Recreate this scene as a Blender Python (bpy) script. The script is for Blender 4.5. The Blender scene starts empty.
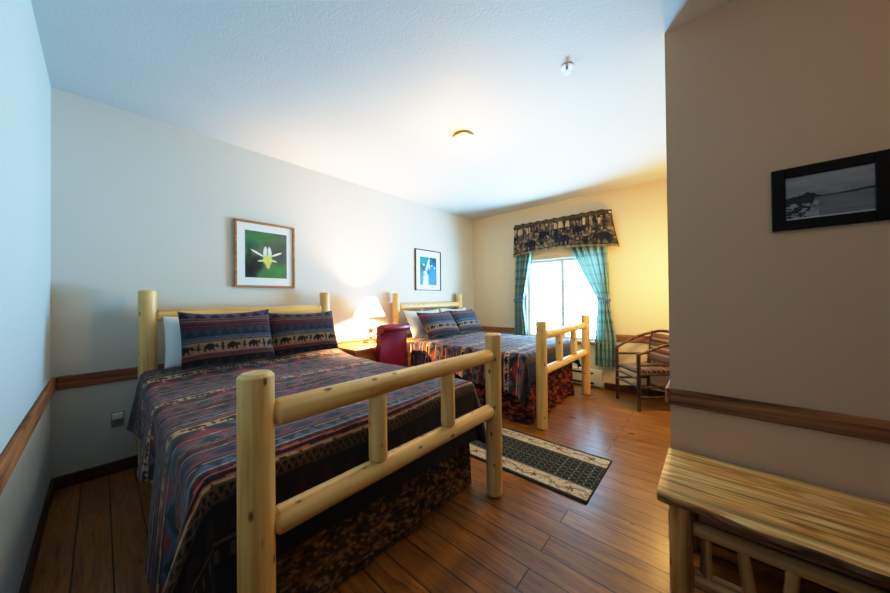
import bpy, bmesh, math, random
import numpy as np
from mathutils import Vector, Matrix, Quaternion
random.seed(7); rng = np.random.default_rng(11)
S = bpy.context.scene
COL = S.collection
PI = math.pi

# ------------------------------------------------------------------ helpers
def lin(c):
    c = np.asarray(c, float) / 255.0
    return np.where(c <= 0.04045, c / 12.92, ((c + 0.055) / 1.055) ** 2.4)
def l4(c): return tuple(lin(c)) + (1.0,)

def tag(o, label=None, cat=None, group=None, kind=None):
    if label: o['label'] = label
    if cat: o['category'] = cat
    if group: o['group'] = group
    if kind: o['kind'] = kind
    return o
def thing(name, label, cat, loc=(0, 0, 0), rotz=0, group=None):
    o = bpy.data.objects.new(name, None); COL.objects.link(o)
    o.empty_display_size = .1
    o.location = loc; o.rotation_euler = (0, 0, rotz)
    o['base'] = 0
    del o['base']
    return tag(o, label, cat, group)
def wm(p):
    m = Matrix.LocRotScale(p.location, p.rotation_euler, p.scale)
    return wm(p.parent) @ m if p.parent else m
def obj(name, me, mat, parent=None, world=True):
    """link a mesh; vertices are given in world space unless world=False"""
    o = bpy.data.objects.new(name, me); COL.objects.link(o)
    if mat: 
        for m in (mat if isinstance(mat, (list, tuple)) else [mat]): me.materials.append(m)
    if parent:
        o.parent = parent
        if world: o.matrix_local = wm(parent).inverted()
    return o
def bm_mesh(bm, name='m', smooth=False):
    bmesh.ops.recalc_face_normals(bm, faces=bm.faces)
    me = bpy.data.meshes.new(name); bm.to_mesh(me); bm.free()
    if smooth:
        me.polygons.foreach_set('use_smooth', [True] * len(me.polygons))
    return me
def add_box(bm, a, b, bevel=0, seg=2, mi=0):
    a, b = Vector(a), Vector(b)
    r = bmesh.ops.create_cube(bm, size=1, matrix=Matrix.Translation((a + b) / 2) @ Matrix.Diagonal(((b - a)[0], (b - a)[1], (b - a)[2], 1)))
    fs = set()
    for v in r['verts']: fs.update(v.link_faces)
    for f in fs: f.material_index = mi
    if bevel:
        es = set()
        for v in r['verts']: es.update(v.link_edges)
        bmesh.ops.bevel(bm, geom=list(es), offset=bevel, segments=seg, affect='EDGES', profile=.5)
def box(a, b, bevel=0, seg=2):
    bm = bmesh.new(); add_box(bm, a, b, bevel, seg); return bm_mesh(bm)
def add_lathe(bm, prof, seg=28, mat=Matrix.Identity(4), wob=0, seed=0):
    rings = []
    rr = random.Random(seed)
    ph = [rr.uniform(0, 6.28) for _ in range(6)]
    for (r, z) in prof:
        ring = []
        for i in range(seg):
            a = 2 * PI * i / seg
            k = 1 + wob * (math.sin(2 * a + ph[0] + 2 * z) * .5 + math.sin(3 * a + ph[1] - 3.1 * z) * .4 + math.sin(z * 9 + ph[2]) * .5)
            ring.append(bm.verts.new(mat @ Vector((r * k * math.cos(a), r * k * math.sin(a), z))))
        rings.append(ring)
    for p, q in zip(rings[:-1], rings[1:]):
        for i in range(seg):
            bm.faces.new((p[i], p[(i + 1) % seg], q[(i + 1) % seg], q[i]))
    for ring in (rings[0], rings[-1]):
        if len(ring) > 2:
            try: bm.faces.new(ring)
            except ValueError: pass
def set_smooth(me, ang=40):
    me.polygons.foreach_set('use_smooth', [True] * len(me.polygons))
    try: me.set_sharp_from_angle(angle=math.radians(ang))
    except Exception: pass
    return me
def log_prof(r, L, taper=0, cham=.012, n=14):
    p = [(0.0005, 0), (max(r - cham, .004), 0), (r, cham)]
    p += [(r * (1 - taper * k / n), cham + (L - 2 * cham) * k / n) for k in range(1, n)]
    r2 = r * (1 - taper)
    p += [(r2, L - cham), (max(r2 - cham, .004), L), (0.0005, L)]
    return p
def log(name, p, q, r, mat, parent, taper=0, cham=.012, wob=.02, seed=None, tenon=0):
    """a peeled log from p to q as its own mesh, grain along local Z"""
    p, q = Vector(p), Vector(q); d = q - p; L = d.length
    bm = bmesh.new()
    pr = log_prof(r, L, taper, cham)
    if tenon:
        pr = [(0.0005, 0), (r * .62, 0), (r * .66, tenon * .55), (r * .97, tenon), (r, tenon * 1.4)] + \
             [(r * (1 - taper * k / 12), tenon * 1.4 + (L - 2.8 * tenon) * k / 12) for k in range(1, 12)] + \
             [(r * (1 - taper), L - tenon * 1.4), (r * (1 - taper) * .97, L - tenon), (r * .66 * (1 - taper), L - tenon * .55), (r * .62 * (1 - taper), L), (0.0005, L)]
    add_lathe(bm, pr, 28, wob=wob, seed=seed if seed is not None else int(p.x * 1000 + p.y * 100 + p.z * 10))
    me = set_smooth(bm_mesh(bm, name), 35)
    o = bpy.data.objects.new(name, me); COL.objects.link(o); me.materials.append(mat)
    o.parent = parent
    M = Matrix.Translation(p) @ d.to_track_quat('Z', 'Y').to_matrix().to_4x4()
    o.matrix_local = (wm(parent).inverted() @ M) if parent else M
    return o
def tube_mesh(pts, rad, seg=10, caps=True, wob=0.0, bm=None):
    own = bm is None
    if own: bm = bmesh.new()
    pts = [Vector(p) for p in pts]; n = len(pts)
    rads = rad if isinstance(rad, (list, tuple)) else [rad] * n
    rings = []; up = Vector((0, 0, 1))
    t0 = (pts[1] - pts[0]).normalized()
    nrm = t0.orthogonal().normalized()
    for i in range(n):
        t = (pts[min(i + 1, n - 1)] - pts[max(i - 1, 0)]).normalized()
        nrm = (nrm - t * nrm.dot(t)).normalized(); b = t.cross(nrm)
        ring = []
        for k in range(seg):
            a = 2 * PI * k / seg
            rr = rads[i] * (1 + wob * math.sin(3 * a + i * 1.7) + wob * math.sin(i * 2.3 + a))
            ring.append(bm.verts.new(pts[i] + (nrm * math.cos(a) + b * math.sin(a)) * rr))
        rings.append(ring)
    for p, q in zip(rings[:-1], rings[1:]):
        for k in range(seg): bm.faces.new((p[k], p[(k + 1) % seg], q[(k + 1) % seg], q[k]))
    if caps: bm.faces.new(rings[0]); bm.faces.new(rings[-1])
    if own: return set_smooth(bm_mesh(bm), 50)
def bez(a, b, c, d, n=14):
    a, b, c, d = map(Vector, (a, b, c, d)); o = []
    for i in range(n + 1):
        t = i / n; o.append(a * (1 - t) ** 3 + 3 * b * t * (1 - t) ** 2 + 3 * c * t * t * (1 - t) + d * t ** 3)
    return o
def grid_mesh(P, C=None, closed_u=False, smooth=True):
    """P (nv,nu,3) positions, C (nv,nu,3) sRGB 0-255 colours -> mesh with colour attribute Col"""
    nv, nu = P.shape[:2]
    me = bpy.data.meshes.new('grid')
    idx = np.arange(nv * nu).reshape(nv, nu)
    if closed_u: idx = np.concatenate([idx, idx[:, :1]], 1)
    q = np.stack([idx[:-1, :-1], idx[:-1, 1:], idx[1:, 1:], idx[1:, :-1]], -1).reshape(-1, 4)
    me.vertices.add(nv * nu); me.vertices.foreach_set('co', P.reshape(-1).astype(np.float32))
    me.loops.add(q.size); me.loops.foreach_set('vertex_index', q.reshape(-1).astype(np.int32))
    me.polygons.add(len(q)); me.polygons.foreach_set('loop_start', (np.arange(len(q)) * 4).astype(np.int32))
    me.update(calc_edges=True); me.validate()
    if smooth: me.polygons.foreach_set('use_smooth', [True] * len(me.polygons))
    if C is not None:
        a = me.attributes.new('Col', 'FLOAT_COLOR', 'POINT')
        c = np.concatenate([lin(np.clip(C, 0, 255)), np.ones(C.shape[:2] + (1,))], -1)
        a.data.foreach_set('color', c.reshape(-1).astype(np.float32))
    return me
def vnoise(x, y, seed=0):
    """smooth value noise on arrays"""
    xi = np.floor(x).astype(int); yi = np.floor(y).astype(int); fx = x - xi; fy = y - yi
    fx = fx * fx * (3 - 2 * fx); fy = fy * fy * (3 - 2 * fy)
    def h(a, b):
        n = (a * 374761393 + b * 668265263 + seed * 974711) & 0x7fffffff
        n = ((n ^ (n >> 13)) * 1274126177) & 0x7fffffff
        return ((n ^ (n >> 16)) & 0xffff) / 65535.0
    return (h(xi, yi) * (1 - fx) + h(xi + 1, yi) * fx) * (1 - fy) + (h(xi, yi + 1) * (1 - fx) + h(xi + 1, yi + 1) * fx) * fy
def fbm(x, y, seed=0, o=3):
    s = 0; a = .5
    for k in range(o): s = s + a * vnoise(x * 2 ** k, y * 2 ** k, seed + k); a *= .5
    return s / (1 - .5 ** o)

# ------------------------------------------------------------------ materials
def newmat(name):
    m = bpy.data.materials.new(name); m.use_nodes = True
    nt = m.node_tree; nt.nodes.clear()
    out = nt.nodes.new('ShaderNodeOutputMaterial')
    b = nt.nodes.new('ShaderNodeBsdfPrincipled'); nt.links.new(b.outputs[0], out.inputs[0])
    return m, nt, b, out
def N(nt, t, **k):
    n = nt.nodes.new('ShaderNode' + t)
    for a, v in k.items():
        if a in n.inputs.keys(): n.inputs[a].default_value = v
        else: setattr(n, a, v)
    return n
def mixc(nt, fac, a, b, mode='MIX'):
    n = nt.nodes.new('ShaderNodeMix'); n.data_type = 'RGBA'; n.blend_type = mode
    for sock, v in ((n.inputs[0], fac), (n.inputs[6], a), (n.inputs[7], b)):
        if hasattr(v, 'is_output'): nt.links.new(v, sock)
        else: sock.default_value = v
    return n.outputs[2]
def ramp(nt, fac, stops):
    n = nt.nodes.new('ShaderNodeValToRGB'); e = n.color_ramp.elements
    while len(e) < len(stops): e.new(.5)
    for el, (p, c) in zip(e, stops): el.position = p; el.color = c
    nt.links.new(fac, n.inputs[0]); return n.outputs[0]
def coords(nt, scale=(1, 1, 1), kind='Object', rot=(0, 0, 0), loc=(0, 0, 0)):
    t = nt.nodes.new('ShaderNodeTexCoord'); m = nt.nodes.new('ShaderNodeMapping')
    m.inputs['Scale'].default_value = scale; m.inputs['Rotation'].default_value = rot; m.inputs['Location'].default_value = loc
    nt.links.new(t.outputs[kind], m.inputs[0]); return m.outputs[0]
def bump(nt, b, h, strength=.3, dist=.01):
    n = nt.nodes.new('ShaderNodeBump'); n.inputs['Strength'].default_value = strength; n.inputs['Distance'].default_value = dist
    nt.links.new(h, n.inputs['Height']); nt.links.new(n.outputs[0], b.inputs['Normal'])
def plain(name, c, rough=.5, metal=0, spec=.5):
    m, nt, b, o = newmat(name)
    b.inputs['Base Color'].default_value = l4(c); b.inputs['Roughness'].default_value = rough
    b.inputs['Metallic'].default_value = metal; b.inputs['Specular IOR Level'].default_value = spec
    return m
def paint(name, c, bs=.12, sc=140):
    m, nt, b, o = newmat(name)
    v = coords(nt)
    n = N(nt, 'TexNoise', Scale=sc, Detail=3.0); nt.links.new(v, n.inputs[0])
    n2 = N(nt, 'TexNoise', Scale=1.3, Detail=2.0); nt.links.new(v, n2.inputs[0])
    c1 = np.array(c); 
    nt.links.new(mixc(nt, n2.outputs[0], l4(c1 * .975), l4(np.minimum(c1 * 1.02, 255))), b.inputs['Base Color'])
    b.inputs['Roughness'].default_value = .62; b.inputs['Specular IOR Level'].default_value = .3
    bump(nt, b, n.outputs[0], bs, .004)
    return m
def wood(name, c1, c2, c3, axis='Z', rough=.42, knots=True, fine=1.0, spec=.4, kscale=(9, 9, 3.2)):
    m, nt, b, o = newmat(name)
    st = {'X': (1.2, 26, 26), 'Y': (26, 1.2, 26), 'Z': (26, 26, 1.2)}[axis]
    v = coords(nt, tuple(s * fine for s in st))
    oi = nt.nodes.new('ShaderNodeObjectInfo')
    ad = nt.nodes.new('ShaderNodeVectorMath'); ad.operation = 'ADD'
    cm = nt.nodes.new('ShaderNodeCombineXYZ')
    mu = nt.nodes.new('ShaderNodeMath'); mu.operation = 'MULTIPLY'; mu.inputs[1].default_value = 37.0
    nt.links.new(oi.outputs['Random'], mu.inputs[0])
    for i in range(3): nt.links.new(mu.outputs[0], cm.inputs[i])
    nt.links.new(v, ad.inputs[0]); nt.links.new(cm.outputs[0], ad.inputs[1])
    n = N(nt, 'TexNoise', Scale=1.0, Detail=5.0, Distortion=.6); nt.links.new(ad.outputs[0], n.inputs[0])
    col = ramp(nt, n.outputs[0], [(.3, l4(c3)), (.48, l4(c2)), (.68, l4(c1))])
    v2 = coords(nt, (3, 3, 3))
    n2 = N(nt, 'TexNoise', Scale=1.0, Detail=2.0); nt.links.new(v2, n2.inputs[0])
    col = mixc(nt, n2.outputs[0], col, l4(c2), 'MIX') if False else col
    sh = ramp(nt, n2.outputs[0], [(.3, (.86, .84, .80, 1)), (.7, (1.05, 1.03, 1.0, 1))])
    col = mixc(nt, 1.0, col, sh, 'MULTIPLY')
    if knots:
        ks = {'X': (kscale[2], kscale[0], kscale[1]), 'Y': (kscale[0], kscale[2], kscale[1]), 'Z': kscale}[axis]
        v3 = coords(nt, ks)
        ad2 = nt.nodes.new('ShaderNodeVectorMath'); ad2.operation = 'ADD'
        nt.links.new(v3, ad2.inputs[0]); nt.links.new(cm.outputs[0], ad2.inputs[1])
        vo = N(nt, 'TexVoronoi', Scale=1.0); nt.links.new(ad2.outputs[0], vo.inputs[0])
        k = ramp(nt, vo.outputs['Distance'], [(.0, (1, 1, 1, 1)), (.10, (.85, .85, .85, 1)), (.15, (.14, .14, .14, 1)), (.22, (0, 0, 0, 1))])
        col = mixc(nt, k, col, l4(np.array(c3) * np.array([.5, .42, .36])))
    nt.links.new(col, b.inputs['Base Color'])
    b.inputs['Roughness'].default_value = rough; b.inputs['Specular IOR Level'].default_value = spec
    bump(nt, b, n.outputs[0], .12, .003)
    return m
def colattr(name, rough=.85, sheen=.0, weave=0, trans=0, spec=.2, wstr=.25):
    m, nt, b, o = newmat(name)
    a = N(nt, 'Attribute', attribute_name='Col')
    nt.links.new(a.outputs['Color'], b.inputs['Base Color'])
    b.inputs['Roughness'].default_value = rough; b.inputs['Specular IOR Level'].default_value = spec
    if sheen: b.inputs['Sheen Weight'].default_value = sheen
    if weave:
        v = coords(nt); n = N(nt, 'TexNoise', Scale=weave, Detail=2.0); nt.links.new(v, n.inputs[0]); bump(nt, b, n.outputs[0], wstr, .003)
    if trans:
        t = N(nt, 'BsdfTranslucent'); nt.links.new(a.outputs['Color'], t.inputs[0])
        mx = N(nt, 'MixShader'); mx.inputs[0].default_value = trans
        nt.links.new(b.outputs[0], mx.inputs[1]); nt.links.new(t.outputs[0], mx.inputs[2]); nt.links.new(mx.outputs[0], o.inputs[0])
    return m
def emis(name, c, s):
    m, nt, b, o = newmat(name)
    b.inputs['Base Color'].default_value = l4(c); b.inputs['Emission Color'].default_value = l4(c); b.inputs['Emission Strength'].default_value = s
    return m

M_wall = paint('cream_wall_paint', (217, 210, 196))
M_hall = paint('shade_tinted_wall_paint', (212, 176, 142))  # right wall browned in its colour to stand for dim indirect light
M_dim = paint('bounce_cut_wall_paint', (60, 46, 36))  # unseen back wall coloured dark to cut the light bounced forward
M_left = paint('daylight_tinted_wall_paint', (196, 206, 206))  # left wall cooled and darkened in colour to carry the window's blue daylight
M_winwall = paint('lamplight_tinted_wall_paint', (232, 206, 166))  # window wall and return yellowed in colour to carry warm lamp light
M_ceil = paint('ceiling_paint', (211, 212, 208), .35, 70)
M_log = wood('peeled_pine_log', (246, 210, 144), (238, 192, 118), (212, 156, 84), rough=.36, kscale=(17, 17, 8))
M_rail = wood('rough_brown_timber', (178, 120, 72), (144, 94, 56), (80, 50, 30), axis='Y', rough=.7, knots=False, fine=1.3)
M_railx = wood('rough_brown_timber_across', (178, 120, 72), (144, 94, 56), (80, 50, 30), axis='X', rough=.7, knots=False, fine=1.3)
M_base = wood('dark_brown_baseboard', (86, 50, 32), (70, 40, 26), (46, 26, 18), axis='Y', rough=.55, knots=False)
M_table = wood('honey_table_wood', (206, 140, 82), (190, 122, 66), (150, 88, 44), axis='X', rough=.4, knots=False)
M_oak = wood('picture_frame_oak', (190, 138, 88), (170, 116, 70), (126, 80, 46), axis='X', rough=.4, knots=False)
M_white = plain('white_linen', (232, 228, 218), .9, spec=.1)
M_whiteplastic = plain('white_plastic', (225, 222, 214), .4)
M_vinyl = plain('white_window_frame', (214, 222, 228), .4)
M_iron = plain('dark_bronze_iron', (70, 44, 34), .5, .6)
M_chrome = plain('sprinkler_chrome', (200, 205, 210), .2, 1)
M_black = plain('black_lacquer_frame', (14, 11, 11), .5, spec=.15)
M_mat = plain('white_mat_board', (238, 238, 232), .8)
M_leather, _nt, _b, _o = newmat('burgundy_leather')
_n = N(_nt, 'TexNoise', Scale=160.0, Detail=3.0); _nt.links.new(coords(_nt), _n.inputs[0]); bump(_nt, _b, _n.outputs[0], .2, .002)
_b.inputs['Base Color'].default_value = l4((128, 20, 46)); _b.inputs['Roughness'].default_value = .38

def floor_mat():
    m, nt, b, o = newmat('amber_pine_planks')
    tc = nt.nodes.new('ShaderNodeTexCoord')
    mp = nt.nodes.new('ShaderNodeMapping'); mp.inputs['Rotation'].default_value = (0, 0, PI / 2); mp.inputs['Location'].default_value = (0.7, 0.095 - .137, 0)
    nt.links.new(tc.outputs['Object'], mp.inputs[0])
    br = N(nt, 'TexBrick', offset=.37, offset_frequency=2, squash=1.0)
    br.inputs['Scale'].default_value = 1; br.inputs['Brick Width'].default_value = 2.3; br.inputs['Row Height'].default_value = .137
    br.inputs['Mortar Size'].default_value = .0036; br.inputs['Mortar Smooth'].default_value = .3; br.inputs['Bias'].default_value = 0
    br.inputs['Color1'].default_value = (0, 0, 0, 1); br.inputs['Color2'].default_value = (1, 1, 1, 1); br.inputs['Mortar'].default_value = (.5, .5, .5, 1)
    nt.links.new(mp.outputs[0], br.inputs[0])
    # grain, shifted by board
    st = nt.nodes.new('ShaderNodeMapping'); st.inputs['Scale'].default_value = (30, 2.6, 1)
    nt.links.new(tc.outputs['Object'], st.inputs[0])
    ad = nt.nodes.new('ShaderNodeVectorMath'); ad.operation = 'ADD'
    sc = nt.nodes.new('ShaderNodeVectorMath'); sc.operation = 'SCALE'; sc.inputs['Scale'].default_value = 23
    nt.links.new(br.outputs['Color'], sc.inputs[0]); nt.links.new(st.outputs[0], ad.inputs[0]); nt.links.new(sc.outputs[0], ad.inputs[1])
    n = N(nt, 'TexNoise', Scale=1.0, Detail=8.0, Roughness=.62, Distortion=1.6); nt.links.new(ad.outputs[0], n.inputs[0])
    col = ramp(nt, n.outputs[0], [(.28, l4((84, 48, 20))), (.42, l4((136, 85, 36))), (.62, l4((166, 108, 46))), (.78, l4((190, 130, 60)))])
    tone = ramp(nt, br.outputs['Color'], [(0, (.80, .78, .76, 1)), (1, (1.12, 1.1, 1.05, 1))])
    col = mixc(nt, 1, col, tone, 'MULTIPLY')
    # knots and worn dark scuffs
    kv = nt.nodes.new('ShaderNodeMapping'); kv.inputs['Scale'].default_value = (5.5, 2.6, 1); nt.links.new(tc.outputs['Object'], kv.inputs[0])
    vo = N(nt, 'TexVoronoi', Scale=1.0); nt.links.new(kv.outputs[0], vo.inputs[0])
    k = ramp(nt, vo.outputs['Distance'], [(0, (.85, .85, .85, 1)), (.035, (.7, .7, .7, 1)), (.07, (0, 0, 0, 1))])
    col = mixc(nt, k, col, l4((66, 34, 16)))
    sv = N(nt, 'TexNoise', Scale=2.2, Detail=3.0, Roughness=.5); nt.links.new(tc.outputs['Object'], sv.inputs[0])
    scf = ramp(nt, sv.outputs[0], [(.30, (.80, .77, .74, 1)), (.62, (1.04, 1.04, 1.04, 1))])
    col = mixc(nt, .8, col, scf, 'MULTIPLY')
    col = mixc(nt, br.outputs['Fac'], col, l4((30, 16, 8)))
    nt.links.new(col, b.inputs['Base Color'])
    rr = nt.nodes.new('ShaderNodeMapRange'); rr.inputs[1].default_value = .3; rr.inputs[2].default_value = .7; rr.inputs[3].default_value = .27; rr.inputs[4].default_value = .37
    nt.links.new(sv.outputs[0], rr.inputs[0]); nt.links.new(rr.outputs[0], b.inputs['Roughness'])
    b.inputs['Specular IOR Level'].default_value = .5
    inv = nt.nodes.new('ShaderNodeMath'); inv.operation = 'SUBTRACT'; inv.inputs[0].default_value = 1
    nt.links.new(br.outputs['Fac'], inv.inputs[1])
    add = nt.nodes.new('ShaderNodeMath'); add.operation = 'MULTIPLY_ADD'; add.inputs[1].default_value = .12
    nt.links.new(n.outputs[0], add.inputs[0]); nt.links.new(inv.outputs[0], add.inputs[2])
    bump(nt, b, add.outputs[0], .5, .004)
    return m
M_floor = floor_mat()

# ------------------------------------------------------------------ room shell
XL, YA, XB, XC, YC, H = -.236, 3.564, 4.915, 2.21, .189, 2.91
YK = -1.7
def struct(name, me, mat, parent=None):
    o = obj(name, me, mat, parent)
    if parent is None: o['kind'] = 'structure'
    return o
T = .12
struct('floor', box((XL - T, YK - T, -.06), (XB + T, YA + T, 0)), M_floor)
struct('ceiling', box((XL - T, YK - T, H), (XB + T, YA + T, H + .06)), M_ceil)
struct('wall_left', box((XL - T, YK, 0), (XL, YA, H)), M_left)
struct('wall_headboard', box((XL - T, YA, 0), (XB + T, YA + T, H)), M_wall)
WY0, WY1, WZ0, WZ1 = 1.19, 2.41, .68, 1.985
bm = bmesh.new()
add_box(bm, (XB, YC, 0), (XB + T, WY0, H)); add_box(bm, (XB, WY1, 0), (XB + T, YA, H))
add_box(bm, (XB, WY0, 0), (XB + T, WY1, WZ0)); add_box(bm, (XB, WY0, WZ1), (XB + T, WY1, H))
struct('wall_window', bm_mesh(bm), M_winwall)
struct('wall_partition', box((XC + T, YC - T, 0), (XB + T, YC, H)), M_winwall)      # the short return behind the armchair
struct('wall_right', box((XC, YK, 0), (XC + T, YC, H)), M_hall)
struct('wall_back', box((XL - T, YK - T, 0), (XC + T, YK, H)), M_dim)

def board(x0, y0, z0, x1, y1, z1): return box((x0, y0, z0), (x1, y1, z1), .006, 1)
RZ0, RZ1, RT = .722, .815, .022
struct('trim_left', board(XL, YK, RZ0, XL + RT, YA, RZ1), M_rail)
struct('trim_headboard', board(XL + RT, YA - RT, RZ0, XB, YA, RZ1), M_railx)
struct('trim_window_left', board(XB - RT, WY1 + .07, RZ0, XB, YA - RT, RZ1), M_rail)
struct('trim_window_right', board(XB - RT, YC + RT, RZ0, XB, WY0 - .07, RZ1), M_rail)
struct('trim_partition', board(XC - RT, YC, RZ0, XB, YC + RT, RZ1), M_railx)
struct('trim_right', board(XC - RT, YK, RZ0, XC, YC, RZ1), M_rail)
BH = .095
struct('baseboard_left', board(XL, YK, 0, XL + .016, YA, BH), M_base)
struct('baseboard_headboard', board(XL + .016, YA - .016, 0, XB, YA, BH), M_base)
struct('baseboard_window', board(XB - .016, YC, 0, XB, 1.2, BH), M_base)
struct('baseboard_partition', board(XC - .016, YC, 0, XB - .016, YC + .016, BH), M_base)
struct('baseboard_right', board(XC - .016, YK, 0, XC, YC, BH), M_base)

# window: slider with grids
win = thing('window_1', None, None, (XB + .06, (WY0 + WY1) / 2, WZ0)); win['kind'] = 'structure'
bm = bmesh.new(); fx0, fx1 = XB + .03, XB + .09
for a, b in (((fx0, WY0, WZ0), (fx1, WY0 + .045, WZ1)), ((fx0, WY1 - .045, WZ0), (fx1, WY1, WZ1)),
             ((fx0, WY0 + .045, WZ0), (fx1, WY1 - .045, WZ0 + .045)), ((fx0, WY0 + .045, WZ1 - .05), (fx1, WY1 - .045, WZ1))):
    add_box(bm, a, b, .004, 1)
obj('window_frame', bm_mesh(bm), M_vinyl, win)
obj('mullion', box((fx0 - .006, 1.775, WZ0 + .045), (fx1 - .01, 1.835, WZ1 - .05), .004, 1), M_vinyl, win)
gl, nt, b_, o_ = newmat('window_glass')
tr = N(nt, 'BsdfTransparent'); gs = N(nt, 'BsdfGlossy', Roughness=.02); mx = N(nt, 'MixShader'); mx.inputs[0].default_value = .06
nt.links.new(tr.outputs[0], mx.inputs[1]); nt.links.new(gs.outputs[0], mx.inputs[2]); nt.links.new(mx.outputs[0], o_.inputs[0])
for y0, y1 in ((WY0 + .045, 1.775), (1.835, WY1 - .045)):
    p = obj('pane', box((XB + .055, y0, WZ0 + .045), (XB + .060, y1, WZ1 - .05)), gl, win)
    bm = bmesh.new()
    for z in (1.11, 1.55): add_box(bm, (XB + .046, y0, z - .008), (XB + .054, y1, z + .008))
    add_box(bm, (XB + .046, (y0 + y1) / 2 - .008, WZ0 + .045), (XB + .0535, (y0 + y1) / 2 + .008, WZ1 - .05))
    obj('muntin', bm_mesh(bm), M_vinyl, p)
bm = bmesh.new()
cw = .06
add_box(bm, (XB - .018, WY0 - cw, WZ0 - .0), (XB, WY0, WZ1 + cw)); add_box(bm, (XB - .018, WY1, WZ0), (XB, WY1 + cw, WZ1 + cw))
add_box(bm, (XB - .018, WY0, WZ1), (XB, WY1, WZ1 + cw))
struct('trim_window_casing', bm_mesh(bm), plain('casing_cream', (205, 190, 160), .5))
struct('trim_window_sill', box((XB - .05, WY0 - cw - .03, WZ0 - .04), (XB + .03, WY1 + cw + .03, WZ0), .006), M_rail)

# ------------------------------------------------------------------ woven pattern (computed per vertex)
NAVY, SLATE, MAROON, RED, TEAL = (30, 36, 58), (72, 84, 110), (92, 34, 46), (158, 52, 60), (28, 52, 56)
TAN, RUST, BLK, PUR, CREAM = (196, 168, 132), (172, 96, 66), (20, 18, 24), (74, 64, 82), (214, 192, 158)
BEAR = ["....................",
        "......#####.........",
        "....##########...##.",
        "...################.",
        "..##################",
        ".###################",
        ".##############.####",
        ".##############...##",
        ".####.#####.###.....",
        ".###...###...##.....",
        ".###...###...##.....",
        "..##....##...###...."]
TREE = ["...#...", "..###..", "...#...", "..###..", ".#####.", "..###..", ".#####.", "#######", "..###..", "...#...", "...#...", "..###.."]
BEARM = np.array([[c == '#' for c in r] for r in BEAR]); TREEM = np.array([[c == '#' for c in r] for r in TREE])
def stamp(C, u, h, period, w_frac, mask, color, off=0.0):
    """u metres across, h 0..1 top-to-bottom in band; stamps mask once per period"""
    t = np.mod(u / period + off, 1.0) / w_frac
    ok = (t < 1) & (h >= 0) & (h < 1)
    i = np.clip((h * mask.shape[0]).astype(int), 0, mask.shape[0] - 1); j = np.clip((t * mask.shape[1]).astype(int), 0, mask.shape[1] - 1)
    C[ok & mask[i, j]] = color
def tri(u, p): return np.abs(np.mod(u / p, 1.0) * 2 - 1)
def weave_spread(u, v, per=.60, dark_from=None):
    w = np.mod(v, per) / per
    C = np.zeros(u.shape + (3,)); C[:] = NAVY
    def band(a, b, col): C[(w >= a) & (w < b)] = col
    def hh(a, b): return (w - a) / (b - a)
    def inb(a, b): return (w >= a) & (w < b)
    DT = (184, 156, 122)
    # tan band with dark animals
    band(.00, .012, RUST); band(.012, .11, DT)
    stamp(C, u, hh(.012, .108), .15, .66, BEARM[:, ::-1], BLK); stamp(C, u, hh(.012, .108), .15, .2, TREEM, TEAL, .27)
    band(.11, .122, RUST); band(.122, .135, BLK)
    # big red peaks on near-black green
    band(.135, .30, (22, 34, 38)); h = hh(.135, .30); m0 = inb(.135, .30)
    C[m0 & (tri(u + .05, .24) < h * .95)] = MAROON
    C[m0 & (tri(u + .05, .24) < h * .95 - .25)] = (128, 44, 52)
    C[m0 & (tri(u + .05, .24) < h * .4) & (h < .25)] = DT
    C[m0 & (tri(u + .17, .24) < .30 - h * .5)] = SLATE
    band(.30, .311, DT); band(.311, .33, NAVY)
    # slate band, dark and red triangles
    band(.33, .45, SLATE); h = hh(.33, .45); m0 = inb(.33, .45)
    C[m0 & (tri(u, .12) < h * .8)] = TEAL
    C[m0 & (tri(u + .06, .12) < .55 - h * .9)] = (140, 50, 58)
    band(.45, .458, RUST); band(.458, .50, BLK); m = inb(.458, .50) & (np.abs(tri(u, .03) - hh(.458, .50)) < .3); C[m] = (112, 88, 62)
    band(.50, .508, RUST); band(.508, .60, (34, 24, 34)); m = inb(.508, .60) & (tri(u + .02, .09) < hh(.508, .60) * .8); C[m] = MAROON
    band(.60, .61, DT); band(.61, .63, NAVY)
    # purple band with diamonds
    band(.63, .76, PUR); h = hh(.63, .76); m0 = inb(.63, .76)
    C[m0 & (tri(u, .15) + np.abs(h - .5) * 2 < .78)] = NAVY
    C[m0 & (tri(u + .075, .15) + np.abs(h - .5) * 2 < .42)] = (134, 48, 56)
    band(.76, .772, (150, 52, 58)); band(.772, .80, BLK); band(.80, .808, DT)
    band(.808, .90, SLATE); m = inb(.808, .90) & (tri(u + .02, .065) < 1.05 - hh(.808, .90)); C[m] = TEAL
    band(.90, .91, DT); band(.91, .955, MAROON); m = inb(.91, .955) & (np.mod(u, .04) < .02); C[m] = NAVY
    band(.955, .967, RUST); band(.967, 1.0, (30, 26, 40))
    C = C * .97
    if dark_from is not None:
        # the dark end border with rows of small brown motifs
        e = v - dark_from; m = e > 0
        D = np.zeros(C.shape); D[:] = (20, 18, 26)
        D[(e > .0) & (e < .012)] = (92, 70, 50); D[(e > .012) & (e < .05) & (np.abs(tri(u, .03) - (e - .012) / .038) < .3)] = (84, 66, 48)
        D[(e > .05) & (e < .058)] = (78, 50, 42)
        D[(e > .08) & (e < .17) & (tri(u, .11) < (e - .08) / .09 * .8)] = (44, 22, 30)
        D[(e > .185) & (e < .195)] = (86, 66, 46); D[(e > .21) & (e < .25) & (tri(u, .05) < .35)] = (74, 58, 44)
        C[m] = D[m]
    n = .82 + .36 * fbm(u * 90, v * 90, 3, 2)
    g = vnoise(u * 7, v * 7, 9)[..., None]
    C = C * n[..., None] * (.9 + .2 * g)
    return C
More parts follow.
